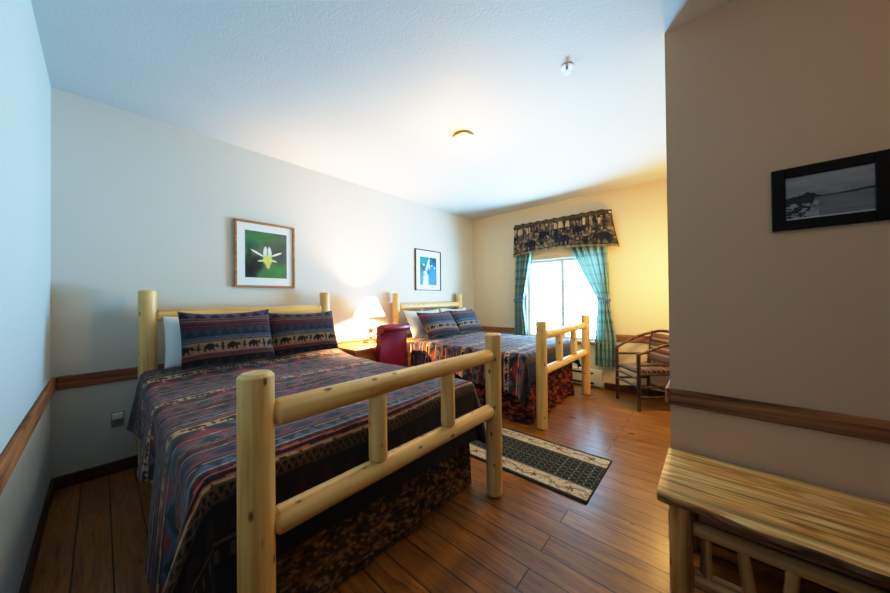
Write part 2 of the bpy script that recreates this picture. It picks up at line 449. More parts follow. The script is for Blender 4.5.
def weave_sham(u, h, W):
    """u metres, h 0 top .. 1 bottom"""
    C = np.zeros(u.shape + (3,)); C[:] = BLK
    def band(a, b, col): C[(h >= a) & (h < b)] = col
    def hh(a, b): return (h - a) / (b - a)
    def inb(a, b): return (h >= a) & (h < b)
    band(0, .15, SLATE); m = inb(0, .15) & (tri(u, .10) < hh(0, .15) * .8); C[m] = NAVY
    band(.15, .17, RUST); band(.17, .20, PUR); band(.20, .23, (120, 104, 88)); band(.23, .25, NAVY); band(.25, .28, (124, 40, 52)); band(.29, .32, PUR)
    band(.32, .36, MAROON)
    band(.36, .52, TEAL); m = inb(.36, .52) & (tri(u, .075) < 1 - hh(.36, .52)); C[m] = (58, 60, 84)
    band(.52, .58, SLATE); band(.58, .595, (130, 112, 92)); band(.595, .62, NAVY)
    band(.62, .80, (146, 124, 100))
    stamp(C, u, hh(.64, .79), .155, .66, BEARM, BLK); stamp(C, u, hh(.63, .79), .155, .2, TREEM, BLK, .26)
    band(.80, .82, RUST); band(.82, .85, PUR); band(.85, .875, MAROON); band(.875, .9, (110, 66, 52))
    m = inb(.93, 1.0) & (tri(u, .09) < .3); C[m] = (58, 40, 38)
    n = .84 + .32 * fbm(u * 90, h * 40, 5, 2)
    return C * n[..., None] * .78
M_spread = colattr('woven_lodge_fabric', .9, .15, 420)
M_sham = colattr('woven_sham_fabric', .9, .1, 420)
M_skirt = colattr('forest_print_skirt', .9, 0, 300)

def smooth01(t): t = np.clip(t, 0, 1); return t * t * (3 - 2 * t)
def spread_mesh(x0, x1, yh, yf, zt, dl, dr, df, phase=0.0, step=.0075, longcorner=0.0, seed=1, headrise=.0):
    """top rectangle x0..x1 by yf..yh at zt; drops left/right/foot. longcorner lengthens the left drop towards the foot."""
    W, L = x1 - x0, yh - yf
    nu = int((W + dl + dr) / step); nv = int((L + df) / step)
    a = np.linspace(-dl, W + dr, nu); v = np.linspace(0, L + df, nv)
    U, V = np.meshgrid(a, v)
    ou = np.where(U < 0, -U, np.where(U > W, U - W, 0.0)); sx = np.where(U < 0, -1.0, 1.0)
    ov = np.maximum(V - L, 0)
    # the left drop may hang longer near the foot
    k = 1 + longcorner * smooth01((V - L * .50) / (L * .33))
    ou2 = np.where(sx < 0, ou * k, ou)
    s = np.hypot(ou2, ov) if True else 0
    s = np.where((ou > 0) & (ov > 0), np.maximum(ou2, ov) + .25 * np.minimum(ou2, ov), ou2 + ov)
    ang = np.arctan2(ov, np.maximum(ou, 1e-9)); ang = np.where((ou <= 0) & (ov <= 0), 0, ang)
    R = .055
    th = np.clip(s / R, 0, PI / 2)
    out = R * np.sin(th); down = np.where(s < R * PI / 2, R * (1 - np.cos(th)), R + (s - R * PI / 2))
    hang = np.maximum(s - R * PI / 2, 0)
    arc = V * 1.0 + 0 * U
    fold = (np.sin(V * 9.3 + seed) * .5 + np.sin(V * 15.7 + 1.3 * seed) * .35 + np.sin(V * 27 + seed * 2) * .15)
    foldf = (np.sin(U * 7.1 + seed * 2) * .5 + np.sin(U * 12.3 + seed) * .35)
    fl = np.where(ov > ou, foldf * .35, fold)
    flare = hang * (.07 + .10 * fl * smooth01(hang / .3)) + .012 * fl * smooth01(hang / .08)
    corner = np.sin(2 * ang) * hang * .18
    out = out + np.maximum(flare, -.012) + corner
    cx = np.cos(ang); cy = np.sin(ang)
    X = x0 + np.clip(U, 0, W) + sx * out * np.where(ou > 0, cx, 0)
    Y = yh - np.minimum(V, L) - out * np.where(ov > 0, cy, 0)
    bumps = (fbm(U * 3.2 + 5, V * 3.2, seed, 3) - .5) * .026 + .012 * np.sin(np.clip(U / W, 0, 1) * PI)
    Z = zt - down + bumps * (1 - smooth01(s / .2))
    Z = Z + headrise * smooth01((.55 - V) / .55)
    Z = np.maximum(Z, .012 + .004 * fl)
    P = np.stack([X, Y, Z], -1)
    C = weave_spread(U + .03 * np.sin(V * 2), V + phase + .012 * np.sin(U * 5 + seed) + .02 * U, dark_from=phase + L + .075)
    return grid_mesh(P, C)
def skirt_mesh(x0, x1, yh, yf, z1, z0, cols, amp=.018, seed=2, freq=36, sc=1.0):
    L = (yh - yf); W = x1 - x0; tot = 2 * L + W
    n = int(tot / .006); t = np.linspace(0, tot, n); zz = np.linspace(z1, z0, 70)
    Tt, Zz = np.meshgrid(t, zz)
    g = np.clip((z1 - Zz) / (z1 - z0), 0, 1)
    wv = amp * g * (np.sin(Tt * freq + seed) + .6 * np.sin(Tt * freq * .53 + 2 * seed)) + .02 * g
    X = np.where(Tt < L, x0 - wv, np.where(Tt < L + W, x0 + (Tt - L), x1 + wv))
    Y = np.where(Tt < L, yh - Tt, np.where(Tt < L + W, yf - wv, yf + (Tt - L - W)))
    P = np.stack([X, Y, Zz], -1)
    sk = (Tt + .5 * Zz) * sc; Zs = Zz; Zz = Zz * sc; n1 = fbm(sk * 26, Zz * 44, seed, 3); n2 = fbm(sk * 50 + 9, Zz * 80, seed + 4, 2); n3 = fbm(sk * 18 + 3, Zz * 30, seed + 7, 2)
    Zz = Zs
    C = np.zeros(P.shape); C[:] = cols[0]
    def bl(m, c):
        m = np.clip(m, 0, 1)[..., None]; C[:] = C * (1 - m) + np.array(c) * m
    bl((n1 - .46) * 9, cols[1]); bl((n3 - .55) * 9, cols[2]); bl((n2 - .58) * 7, cols[3]); bl((.40 - n2) * 7, cols[4])
    return grid_mesh(P, C)
def pillow_mesh(c, right, upv, w, h, t, colf=None, seed=0, n=90, pinch=.035):
    """cushion centred at c spanning right*w and upv*h with puffed thickness t; colf(u,h)->colours"""
    right = Vector(right).normalized(); upv = Vector(upv).normalized(); nr = right.cross(upv).normalized()
    m = int(n * h / w)
    a = np.linspace(-1, 1, n); b_ = np.linspace(-1, 1, m)
    A, B = np.meshgrid(a, b_)
    edge = (1 - np.abs(A) ** 3.2) * (1 - np.abs(B) ** 3.2)
    T_ = t * .5 * np.clip(edge, 0, 1) ** .55 * (1 + .18 * (fbm(A * 2 + seed, B * 2, seed, 2) - .5))
    pa = A * (1 - pinch * (1 - np.abs(B) ** 2) * 1) ; pb = B * (1 - pinch * 1.6 * (1 - np.abs(A) ** 2))
    pb = pb - .13 * (1 - A ** 2) * (B > 0) * B * 1.0 + .02 * np.sin(A * 3 + seed) * B
    c = np.array(c); r_ = np.array(right); u_ = np.array(upv); n_ = np.array(nr)
    front = c + (pa * w / 2)[..., None] * r_ + (pb * h / 2)[..., None] * u_ + T_[..., None] * n_
    back = c + (pa * w / 2)[..., None] * r_ + (pb * h / 2)[..., None] * u_ - (T_ * .8)[..., None] * n_
    # front to back as one sheet folded over the top edge
    P = np.concatenate([front, back[::-1][1:]], 0)
    C = None
    if colf:
        cf = colf((A * w / 2 + seed * .05), (1 - B) / 2); C = np.concatenate([cf, cf[::-1][1:]], 0)
    me = grid_mesh(P, C)
    bm = bmesh.new(); bm.from_mesh(me); bmesh.ops.remove_doubles(bm, verts=bm.verts, dist=.0006); bm.to_mesh(me); bm.free()
    me.polygons.foreach_set('use_smooth', [True] * len(me.polygons))
    return me

# ------------------------------------------------------------------ the two beds
def make_bed(label, fl, fr, hl, hr, seedo=0):
    """fl/fr foot posts, hl/hr head posts (x, y)"""
    c = ((fl[0] + fr[0]) / 2, (fl[1] + hl[1]) / 2, 0)
    t = thing('log_bed', label, 'bed', c, 0, 'pine log beds')
    PR = .0555
    for p, z in ((fl, 1.112), (fr, 1.108)): log('foot_post', (p[0], p[1], 0), (p[0], p[1], z), PR, M_log, t, .03, .012, .012)
    for p, z in ((hl, 1.445), (hr, 1.44)): log('head_post', (p[0], p[1], 0), (p[0], p[1], z), PR * 1.04, M_log, t, .03, .012, .012)
    e = .028
    y = fl[1]
    def rail(nm, a, b, z, r, yy=None, zz=None): return log(nm, (a[0] + e, a[1], z), (b[0] - e, b[1], z if zz is None else zz), r, M_log, t, .04, .01, .02, tenon=.035)
    rail('foot_rail', fl, fr, .962, .046); rail('foot_rail', fl, fr, .588, .046)
    W = fr[0] - fl[0]
    for k in (.335, .668): log('spindle', (fl[0] + W * k, y, .62), (fl[0] + W * k, y, .935), .041, M_log, t, .03, .012, .015, tenon=.016)
    rail('head_rail', hl, hr, 1.238, .05, zz=1.248); rail('head_rail', hl, hr, .72, .046)
    Wh = hr[0] - hl[0]
    for k in (.335, .668): log('spindle', (hl[0] + Wh * k, hl[1], .75), (hl[0] + Wh * k, hl[1], 1.21), .034, M_log, t, .03, .012, .015, tenon=.016)
    return t
make_bed('pine log bed in the foreground, its thick foot posts nearest the camera', (.3415, 1.14), (1.796, 1.14), (.250, 3.40), (1.735, 3.40))
make_bed('far pine log bed standing beside the curtained window', (3.011, 1.327), (4.474, 1.327), (2.862, 3.47), (4.34, 3.47))

def bedding(x0, x1, yh, yf, zt, words, seed):
    obj('box_spring', box((x0 + .0, yf + .03, .23), (x1 - .0, yh, .455), .03, 3), M_white).__setitem__('label', 'white box spring under the mattress of the ' + words)
    return
def simple(name, me, mat, label, cat, group=None):
    return tag(obj(name, me, mat), label, cat, group)
# bed one
simple('box_spring', box((.215, 1.40, .22), (1.73, 3.33, .45), .025, 3), M_white, 'white box spring peeking out at the head of the foreground bed by the outlet', 'box spring', 'box springs')
simple('mattress', box((.225, 1.40, .452), (1.745, 3.34, .735), .05, 4), M_white, 'white mattress under the patterned spread of the foreground bed', 'mattress', 'mattresses')
simple('bedspread', spread_mesh(.252, 1.765, 3.325, 1.345, .748, .45, .42, .43, .36, .0056, .72, 1, .065), M_spread,
       'dark lodge-pattern bedspread on the foreground bed, its corner trailing to the floor', 'bedspread', 'lodge pattern bedspreads')
simple('bed_skirt', skirt_mesh(.265, 1.765, 3.2, 1.335, .455, .02, [(66, 48, 30), (104, 70, 36), (46, 46, 34), (134, 106, 70), (32, 24, 20)], .008, 2, 20), M_skirt,
       'mottled brown forest-print bed skirt below the foot of the foreground bed', 'bed skirt', 'bed skirts')
# bed two
simple('box_spring', box((3.03, 1.60, .22), (4.40, 3.40, .45), .025, 3), M_white, 'white box spring under the far bed by the window', 'box spring', 'box springs')
simple('mattress', box((2.965, 1.59, .452), (4.425, 3.41, .735), .05, 4), M_white, 'white mattress under the spread of the far bed, its corner showing by the burgundy chair', 'mattress', 'mattresses')
simple('bedspread', spread_mesh(2.975, 4.44, 3.22, 1.52, .757, .38, .38, .34, .31, .0085, .22, 4), M_spread,
       'blue striped lodge-pattern bedspread on the far bed beside the window', 'bedspread', 'lodge pattern bedspreads')
simple('bed_skirt', skirt_mesh(3.0, 4.42, 3.2, 1.49, .455, .015, [(70, 22, 28), (112, 32, 32), (46, 20, 34), (150, 84, 46), (26, 16, 22)], .024, 5, 30, .55), M_skirt,
       'dark red printed bed skirt gathered below the far bed', 'bed skirt', 'bed skirts')

def lean(deg, yaw=0):
    a = math.radians(deg); return (math.sin(yaw) * math.sin(a) * -1, math.cos(yaw) * math.sin(a), math.cos(a))
def sham(c, w, h, deg, label, seed, rx=(1, 0, 0)):
    up = Vector((0, math.sin(math.radians(deg)), math.cos(math.radians(deg)))); r = Vector(rx).normalized()
    up = (up - r * up.dot(r)).normalized()
    me = pillow_mesh(c, r, up, w, h, .17, lambda u, hh: weave_sham(u, hh, w), seed)
    simple('pillow_sham', me, M_sham, label, 'pillow', 'bear pattern pillow shams')
def wpillow(c, w, h, deg, label, seed, rx=(1, 0, 0)):
    up = Vector((0, math.sin(math.radians(deg)), math.cos(math.radians(deg)))); r = Vector(rx).normalized()
    up = (up - r * up.dot(r)).normalized()
    me = pillow_mesh(c, r, up, w, h, .15, None, seed, 50)
    simple('pillow', me, M_white, label, 'pillow', 'white bed pillows')
sham((.720, 3.05, 1.056), .65, .47, 20, 'dark bear-pattern pillow sham at the left on the foreground bed', 1)
sham((1.355, 3.09, 1.035), .65, .45, 24, 'dark bear-pattern pillow sham on the foreground bed, nearer the lamp', 2, (1, -.10, 0))
wpillow((.665, 3.235, 1.03), .68, .42, 10, 'white pillow poking out at the left behind the dark sham', 3)
wpillow((1.37, 3.285, 1.015), .66, .36, 6, 'white pillow hidden behind the sham nearer the lamp', 4)
sham((3.30, 3.02, .992), .70, .43, 36, 'blue bear-pattern pillow sham on the far bed, nearer the burgundy chair', 6)
sham((3.975, 3.05, .995), .66, .43, 34, 'blue bear-pattern pillow sham on the far bed, nearer the window', 7)
wpillow((3.26, 3.24, .995), .74, .46, 28, 'cream pillow leaning behind the sham nearer the burgundy chair', 8)
wpillow((4.02, 3.27, .995), .70, .46, 24, 'cream pillow leaning behind the sham nearer the window', 9)

# ------------------------------------------------------------------ pictures
def frame_thing(label, name, corners, depth, bw, M_f, axis, art, matw, glass=True, group=None):
    """axis 'A': hangs on headboard wall (y=YA, facing -y): corners x0,x1,z0,z1; axis 'C': on right wall facing -x: y0 (left) > y1"""
    a0, a1, z0, z1 = corners
    def P(a, d, z): return (a, YA - d, z) if axis == 'A' else (XC - d, a, z)
    t = thing(name, label, 'picture', P((a0 + a1) / 2, 0, z0), 0, group)
    s = 1 if a1 > a0 else -1
    def bx(bm, p, q, bv=.003):
        lo = tuple(min(x, y) for x, y in zip(p, q)); hi = tuple(max(x, y) for x, y in zip(p, q)); add_box(bm, lo, hi, bv, 1)
    bm = bmesh.new()
    bx(bm, P(a0, 0.001, z0), P(a0 + s * bw, depth, z1)); bx(bm, P(a1 - s * bw, 0.001, z0), P(a1, depth, z1))
    bx(bm, P(a0 + s * bw, 0.001, z0), P(a1 - s * bw, depth, z0 + bw)); bx(bm, P(a0 + s * bw, 0.001, z1 - bw), P(a1 - s * bw, depth, z1))
    obj('frame', bm_mesh(bm), M_f, t)
    bm = bmesh.new(); bx(bm, P(a0 + s * bw, .002, z0 + bw), P(a1 - s * bw, depth * .45, z1 - bw), 0)
    mo = obj('mat_board', bm_mesh(bm), M_mat if matw else M_black, t)
    mw = matw if matw else (0, 0, 0, 0)
    i0, i1, j0, j1 = a0 + s * (bw + mw[0]), a1 - s * (bw + mw[1]), z0 + bw + mw[2], z1 - bw - mw[3]
    n = 110; m = int(n * abs((j1 - j0) / (i1 - i0)))
    g, h = np.meshgrid(np.linspace(0, 1, n), np.linspace(1, 0, m))
    d = depth * .45 + .001
    if axis == 'A': Pp = np.stack([i0 + g * (i1 - i0), np.full_like(g, YA - d), j0 + h * (j1 - j0)], -1)
    else: Pp = np.stack([np.full_like(g, XC - d), i0 + g * (i1 - i0), j0 + h * (j1 - j0)], -1)
    pm = colattr('print_' + art.__name__, .35 if glass else .6, spec=.3)
    obj('print', grid_mesh(Pp, art(g, 1 - h)), pm, t)
    return t
def blob(C, g, h, x, y, rx, ry, col, ang=0, soft=.35):
    dx, dy = g - x, h - y; ca, sa = math.cos(ang), math.sin(ang)
    d = ((dx * ca + dy * sa) / rx) ** 2 + ((-dx * sa + dy * ca) / ry) ** 2
    w = np.clip((1 + soft - d) / (2 * soft), 0, 1)[..., None]
    C[:] = C * (1 - w) + np.array(col) * w
def flower(g, h):
    C = np.zeros(g.shape + (3,)); C[:] = (70, 88, 74)
    n = fbm(g * 4, h * 4, 3, 3)[..., None]
    C = C * (.85 + .6 * n)
    for x, y, rx, ry, c in ((.25, .15, .3, .12, (58, 122, 70)), (.12, .32, .16, .1, (40, 96, 78)), (.6, .12, .3, .08, (60, 112, 72)), (.78, .82, .22, .16, (62, 132, 70)), (.45, .95, .3, .12, (64, 122, 68)),
                            (.12, .8, .16, .25, (30, 34, 42)), (.8, .45, .2, .25, (66, 82, 74)), (.1, .55, .05, .2, (30, 70, 40)), (.28, .7, .12, .16, (34, 42, 46))):
        blob(C, g, h, x, y, rx, ry, c, soft=.9)
    W, Yl = (236, 240, 226), (216, 214, 120)
    blob(C, g, h, .28, .47, .17, .022, W, .42); blob(C, g, h, .74, .47, .14, .022, W, -.36)
    blob(C, g, h, .46, .44, .045, .13, (232, 238, 226), .1); blob(C, g, h, .57, .44, .045, .13, (226, 234, 222), -.1)
    blob(C, g, h, .52, .60, .11, .12, Yl); blob(C, g, h, .53, .70, .05, .10, (222, 206, 100)); blob(C, g, h, .37, .63, .09, .02, (226, 226, 150), -.15); blob(C, g, h, .67, .62, .08, .02, (226, 226, 150), .15)
    return C
def cascade(g, h):
    C = np.zeros(g.shape + (3,)); C[:] = (34, 122, 156)
    n = fbm(g * 9, h * 9, 8, 3)[..., None]; C = C * (.38 + .6 * n)
    blob(C, g, h, .25, .15, .3, .14, (26, 120, 120), soft=.9); blob(C, g, h, .8, .6, .2, .35, (36, 110, 190), soft=.9)
    for x, y, rx, ry, a in ((.50, .2, .05, .17, .35), (.42, .38, .06, .16, .5), (.55, .32, .04, .12, -.3), (.30, .55, .10, .05, 0), (.35, .75, .14, .17, 0), (.33, .93, .16, .12, 0), (.22, .28, .05, .03, .3), (.88, .37, .03, .04, 0), (.70, .30, .06, .02, 0)):
        blob(C, g, h, x, y, rx, ry, (226, 238, 246), a, .8)
    return C
def lakeview(g, h):
    C = np.zeros(g.shape + (3,)); n = fbm(g * 5, h * 16, 2, 3)
    C[:] = (150, 150, 152); C *= (1 - .32 * h + .22 * (n - .5))[..., None]
    hor = .52 - .02 * g
    w = h > hor; C[w] = (np.array((112, 112, 116)) * (1.0 + .25 * (n[w] - .5))[:, None])
    ridge = hor - (.11 * np.exp(-((g - .28) / .10) ** 2) + .05 * np.exp(-((g - .10) / .1) ** 2)) * (.8 + .4 * vnoise(g * 40, h * 0, 4))
    C[(h > ridge) & (h < hor + .02)] = (34, 34, 36)
    r2 = hor - .045 * np.clip((g - .58) / .42, 0, 1); C[(h > r2) & (h < hor + .012) & (g > .55)] = (52, 52, 54)
    sh = (h > hor) & (g < .36 - (h - hor) * .25) ; C[sh] = (40, 40, 42)
    rk = (h > hor + .1) & (fbm(g * 22, h * 30, 6, 2) > .55) & (g < .40); C[rk] = (146, 146, 150)
    C[h > .955] = (176, 176, 178)
    return C
frame_thing('oak-framed white and yellow flower print above the foreground bed', 'framed_picture', (.875, 1.455, 1.487, 2.172), .03, .022, M_oak, 'A', flower, (.072, .062, .082, .075))
frame_thing('brown-framed blue waterfall print above the far bed', 'framed_picture', (3.325, 3.93, 1.490, 2.165), .03, .018, wood('walnut_frame', (120, 84, 62), (100, 68, 50), (70, 46, 34), rough=.4, knots=False), 'A', cascade, (.085, .09, .075, .10))
frame_thing('black-framed monochrome lake photograph on the right wall above the bench', 'framed_picture', (-.231, -.582, 1.665, 1.962), .022, .046, M_black, 'C', lakeview, None)

# ------------------------------------------------------------------ desk, lamp, burgundy chair
tb = thing('writing_table', 'honey-coloured wooden table holding the star lamp between the beds', 'table', (2.3, 3.26, 0))
obj('tabletop', box((1.86, 2.99, .752), (2.78, 3.535, .79), .008), M_table, tb)
obj('apron', box((1.90, 3.03, .66), (2.74, 3.50, .752)), M_table, tb)
for x in (1.9, 2.69):
    for y in (3.03, 3.45): obj('leg', box((x, y, 0), (x + .05, y + .05, .66), .005), M_table, tb)

LX, LY = 2.34, 3.36
lp = thing('table_lamp', 'lit table lamp with white shade and iron star base on the table', 'lamp', (LX, LY, .79))
bm = bmesh.new(); add_lathe(bm, [(.001, .79), (.105, .79), (.105, .802), (.09, .812), (.03, .818), (.016, .83), (.014, .862), (.001, .862)], 32, Matrix.Translation((LX, LY, 0)))
obj('base', set_smooth(bm_mesh(bm)), M_iron, lp)
fx = Vector((.76, -.65, 0)).normalized()      # star plate faces the room
bm = bmesh.new(); c0 = Vector((LX, LY, .945)); rr = .085
ring = [c0 + (fx * math.cos(t * 2 * PI / 36) + Vector((0, 0, 1)) * math.sin(t * 2 * PI / 36)) * rr for t in range(37)]
tube_mesh(ring, .0075, 8, False, 0, bm); bmesh.ops.remove_doubles(bm, verts=bm.verts, dist=.0005)
obj('ring', set_smooth(bm_mesh(bm)), M_iron, lp)
bm = bmesh.new(); nrm = fx.cross(Vector((0, 0, 1)))
pts = [c0 + (fx * math.sin(k * PI / 5) + Vector((0, 0, 1)) * math.cos(k * PI / 5)) * (.060 if k % 2 == 0 else .025) for k in range(10)]
fr_ = [bm.verts.new(p + nrm * .005) for p in pts]; bk_ = [bm.verts.new(p - nrm * .005) for p in pts]
cf = bm.verts.new(c0 + nrm * .014); cb = bm.verts.new(c0 - nrm * .014)
for k in range(10):
    j = (k + 1) % 10; bm.faces.new((fr_[k], fr_[j], cf)); bm.faces.new((bk_[j], bk_[k], cb)); bm.faces.new((fr_[j], fr_[k], bk_[k], bk_[j]))
obj('star', bm_mesh(bm), M_iron, lp)
obj('stem', tube_mesh([(LX, LY, 1.028), (LX, LY, 1.10), (LX, LY, 1.20)], .009, 10), M_iron, lp)
sm, nt, b_, o_ = newmat('white_lampshade')
b_.inputs['Base Color'].default_value = l4((250, 240, 220)); b_.inputs['Roughness'].default_value = .9
b_.inputs['Emission Color'].default_value = (1, .70, .40, 1); b_.inputs['Emission Strength'].default_value = 11.0
tl = N(nt, 'BsdfTranslucent', Color=(.98, .9, .76, 1)); mx = N(nt, 'MixShader'); mx.inputs[0].default_value = .4
nt.links.new(b_.outputs[0], mx.inputs[1]); nt.links.new(tl.outputs[0], mx.inputs[2]); nt.links.new(mx.outputs[0], o_.inputs[0])
a_ = np.linspace(0, 2 * PI, 48, endpoint=False); zs = np.linspace(0, 1, 8)
AA, ZZ = np.meshgrid(a_, zs); RR = (.215 - .125 * ZZ + .02 * ZZ * (1 - ZZ) * -1) 
obj('lamp_shade', grid_mesh(np.stack([LX - .03 + RR * np.cos(AA), LY - .02 + RR * np.sin(AA) * .78, 1.135 + .245 * ZZ], -1), None, True), sm, lp)

# burgundy chair with scroll back, seen from behind
ch = thing('upholstered_chair', 'burgundy leather side chair with rolled back pulled up to the table', 'chair', (2.29, 3.05, 0))
prof = []
zt = 1.005
prof += [(2.935, .42), (2.90, .60), (2.872, .80), (2.856, .93)]                       # rear face going up
cy, cz, r = 2.850, 1.013, .046
for k in range(13): a = -PI * .42 - k * (PI * 1.18) / 12; prof.append((cy - .02 + r * math.cos(a + 0), cz + r * math.sin(a)))
prof += [(2.935, 1.03), (2.945, .98), (2.955, .85), (2.985, .62), (3.02, .42)]
bm = bmesh.new(); x0, x1 = 2.125, 2.525
def sec(x, inset):
    cyy = sum(p[0] for p in prof) / len(prof)
    return [bm.verts.new((x, p[0] + (inset if p[0] < cyy else -inset), p[1])) for p in prof]
secs = [sec(x0, .012), sec(x0 + .012, 0), sec((x0 + x1) / 2, -.004), sec(x1 - .012, 0), sec(x1, .012)]
for p, q in zip(secs[:-1], secs[1:]):
    for i in range(len(prof)): bm.faces.new((p[i], p[(i + 1) % len(prof)], q[(i + 1) % len(prof)], q[i]))
bm.faces.new(secs[0]); bm.faces.new(secs[-1])
obj('backrest', set_smooth(bm_mesh(bm), 45), M_leather, ch)
obj('seat', box((2.115, 2.94, .40), (2.535, 3.40, .50), .03, 3), M_leather, ch)
M_dark = plain('dark_chair_legs', (44, 24, 18), .4)
for x in (2.14, 2.51):
    for y, d in ((2.97, -.05), (3.36, .0)):
        obj('leg', tube_mesh([(x, y, .41), (x, y + d * .4, .2), (x, y + d, 0)], [.02, .017, .014], 8), M_dark, ch)

# ------------------------------------------------------------------ rug
def rug():
    w, L = .69, 1.85
    x0, y0 = 2.085, .625
    nu, nv = 130, 340
    U, V = np.meshgrid(np.linspace(0, w, nu), np.linspace(0, L, nv))
    X = x0 + U; Y = y0 + V; Z = .011 + .0015 * np.sin(V * 5) * np.sin(U * 6)
    ex = np.minimum(U, w - U); ey = np.minimum(V, L - V)
    Z = np.where((np.minimum(ex, ey) < .004), .001, Z)
    C = np.zeros(U.shape + (3,)); C[:] = (14, 19, 20)
    # lattice field
    q1 = np.mod(U / .052, 1); q2 = np.mod(V / .052, 1)
    lat = (np.abs(q1 - .5) < .09) | (np.abs(q2 - .5) < .09)
    node = (np.hypot(q1 - .5, q2 - .5) < .20)
    C[lat] = (128, 130, 116); C[node] = (54, 62, 58)
    dash = lat & ((np.mod(U / .0174, 1) < .3) | (np.mod(V / .0174, 1) < .3)); C[dash] = (30, 36, 36)
    # floral borders along both long sides
    bd = (ex > .028) & (ex < .158)
    C[bd] = (190, 174, 148)
    e = ex - .093
    vine = bd & (np.abs(e - .026 * np.sin(V * 23)) < .006); C[vine] = (104, 92, 66)
    f = np.mod(V / .27, 1) * .27 - .135
    petal = bd & (np.hypot(f, e) < .022 + .010 * np.cos(5 * np.arctan2(e, f))); C[petal] = (112, 62, 46)
    f2 = np.mod(V / .27 + .5, 1) * .27 - .135; petal = bd & (np.hypot(f2, e + .012) < .016 + .006 * np.cos(4 * np.arctan2(e, f2))); C[petal] = (112, 120, 92)
    sp = bd & (fbm(U * 60, V * 60, 5, 2) > .66); C[sp] = (150, 128, 92)
    C[(ex > .158) & (ex < .166)] = (150, 136, 104)
    C[ex <= .028] = (26, 27, 26)
    C[ey < .008] = (26, 27, 26)
    C *= (.85 + .3 * fbm(U * 120, V * 120, 8, 2))[..., None]
    return grid_mesh(np.stack([X, Y, Z], -1), C)
simple('runner_rug', rug(), colattr('rug_pile', .95, .1, 500), 'black lattice runner rug with beige floral borders on the floor between the beds', 'rug')

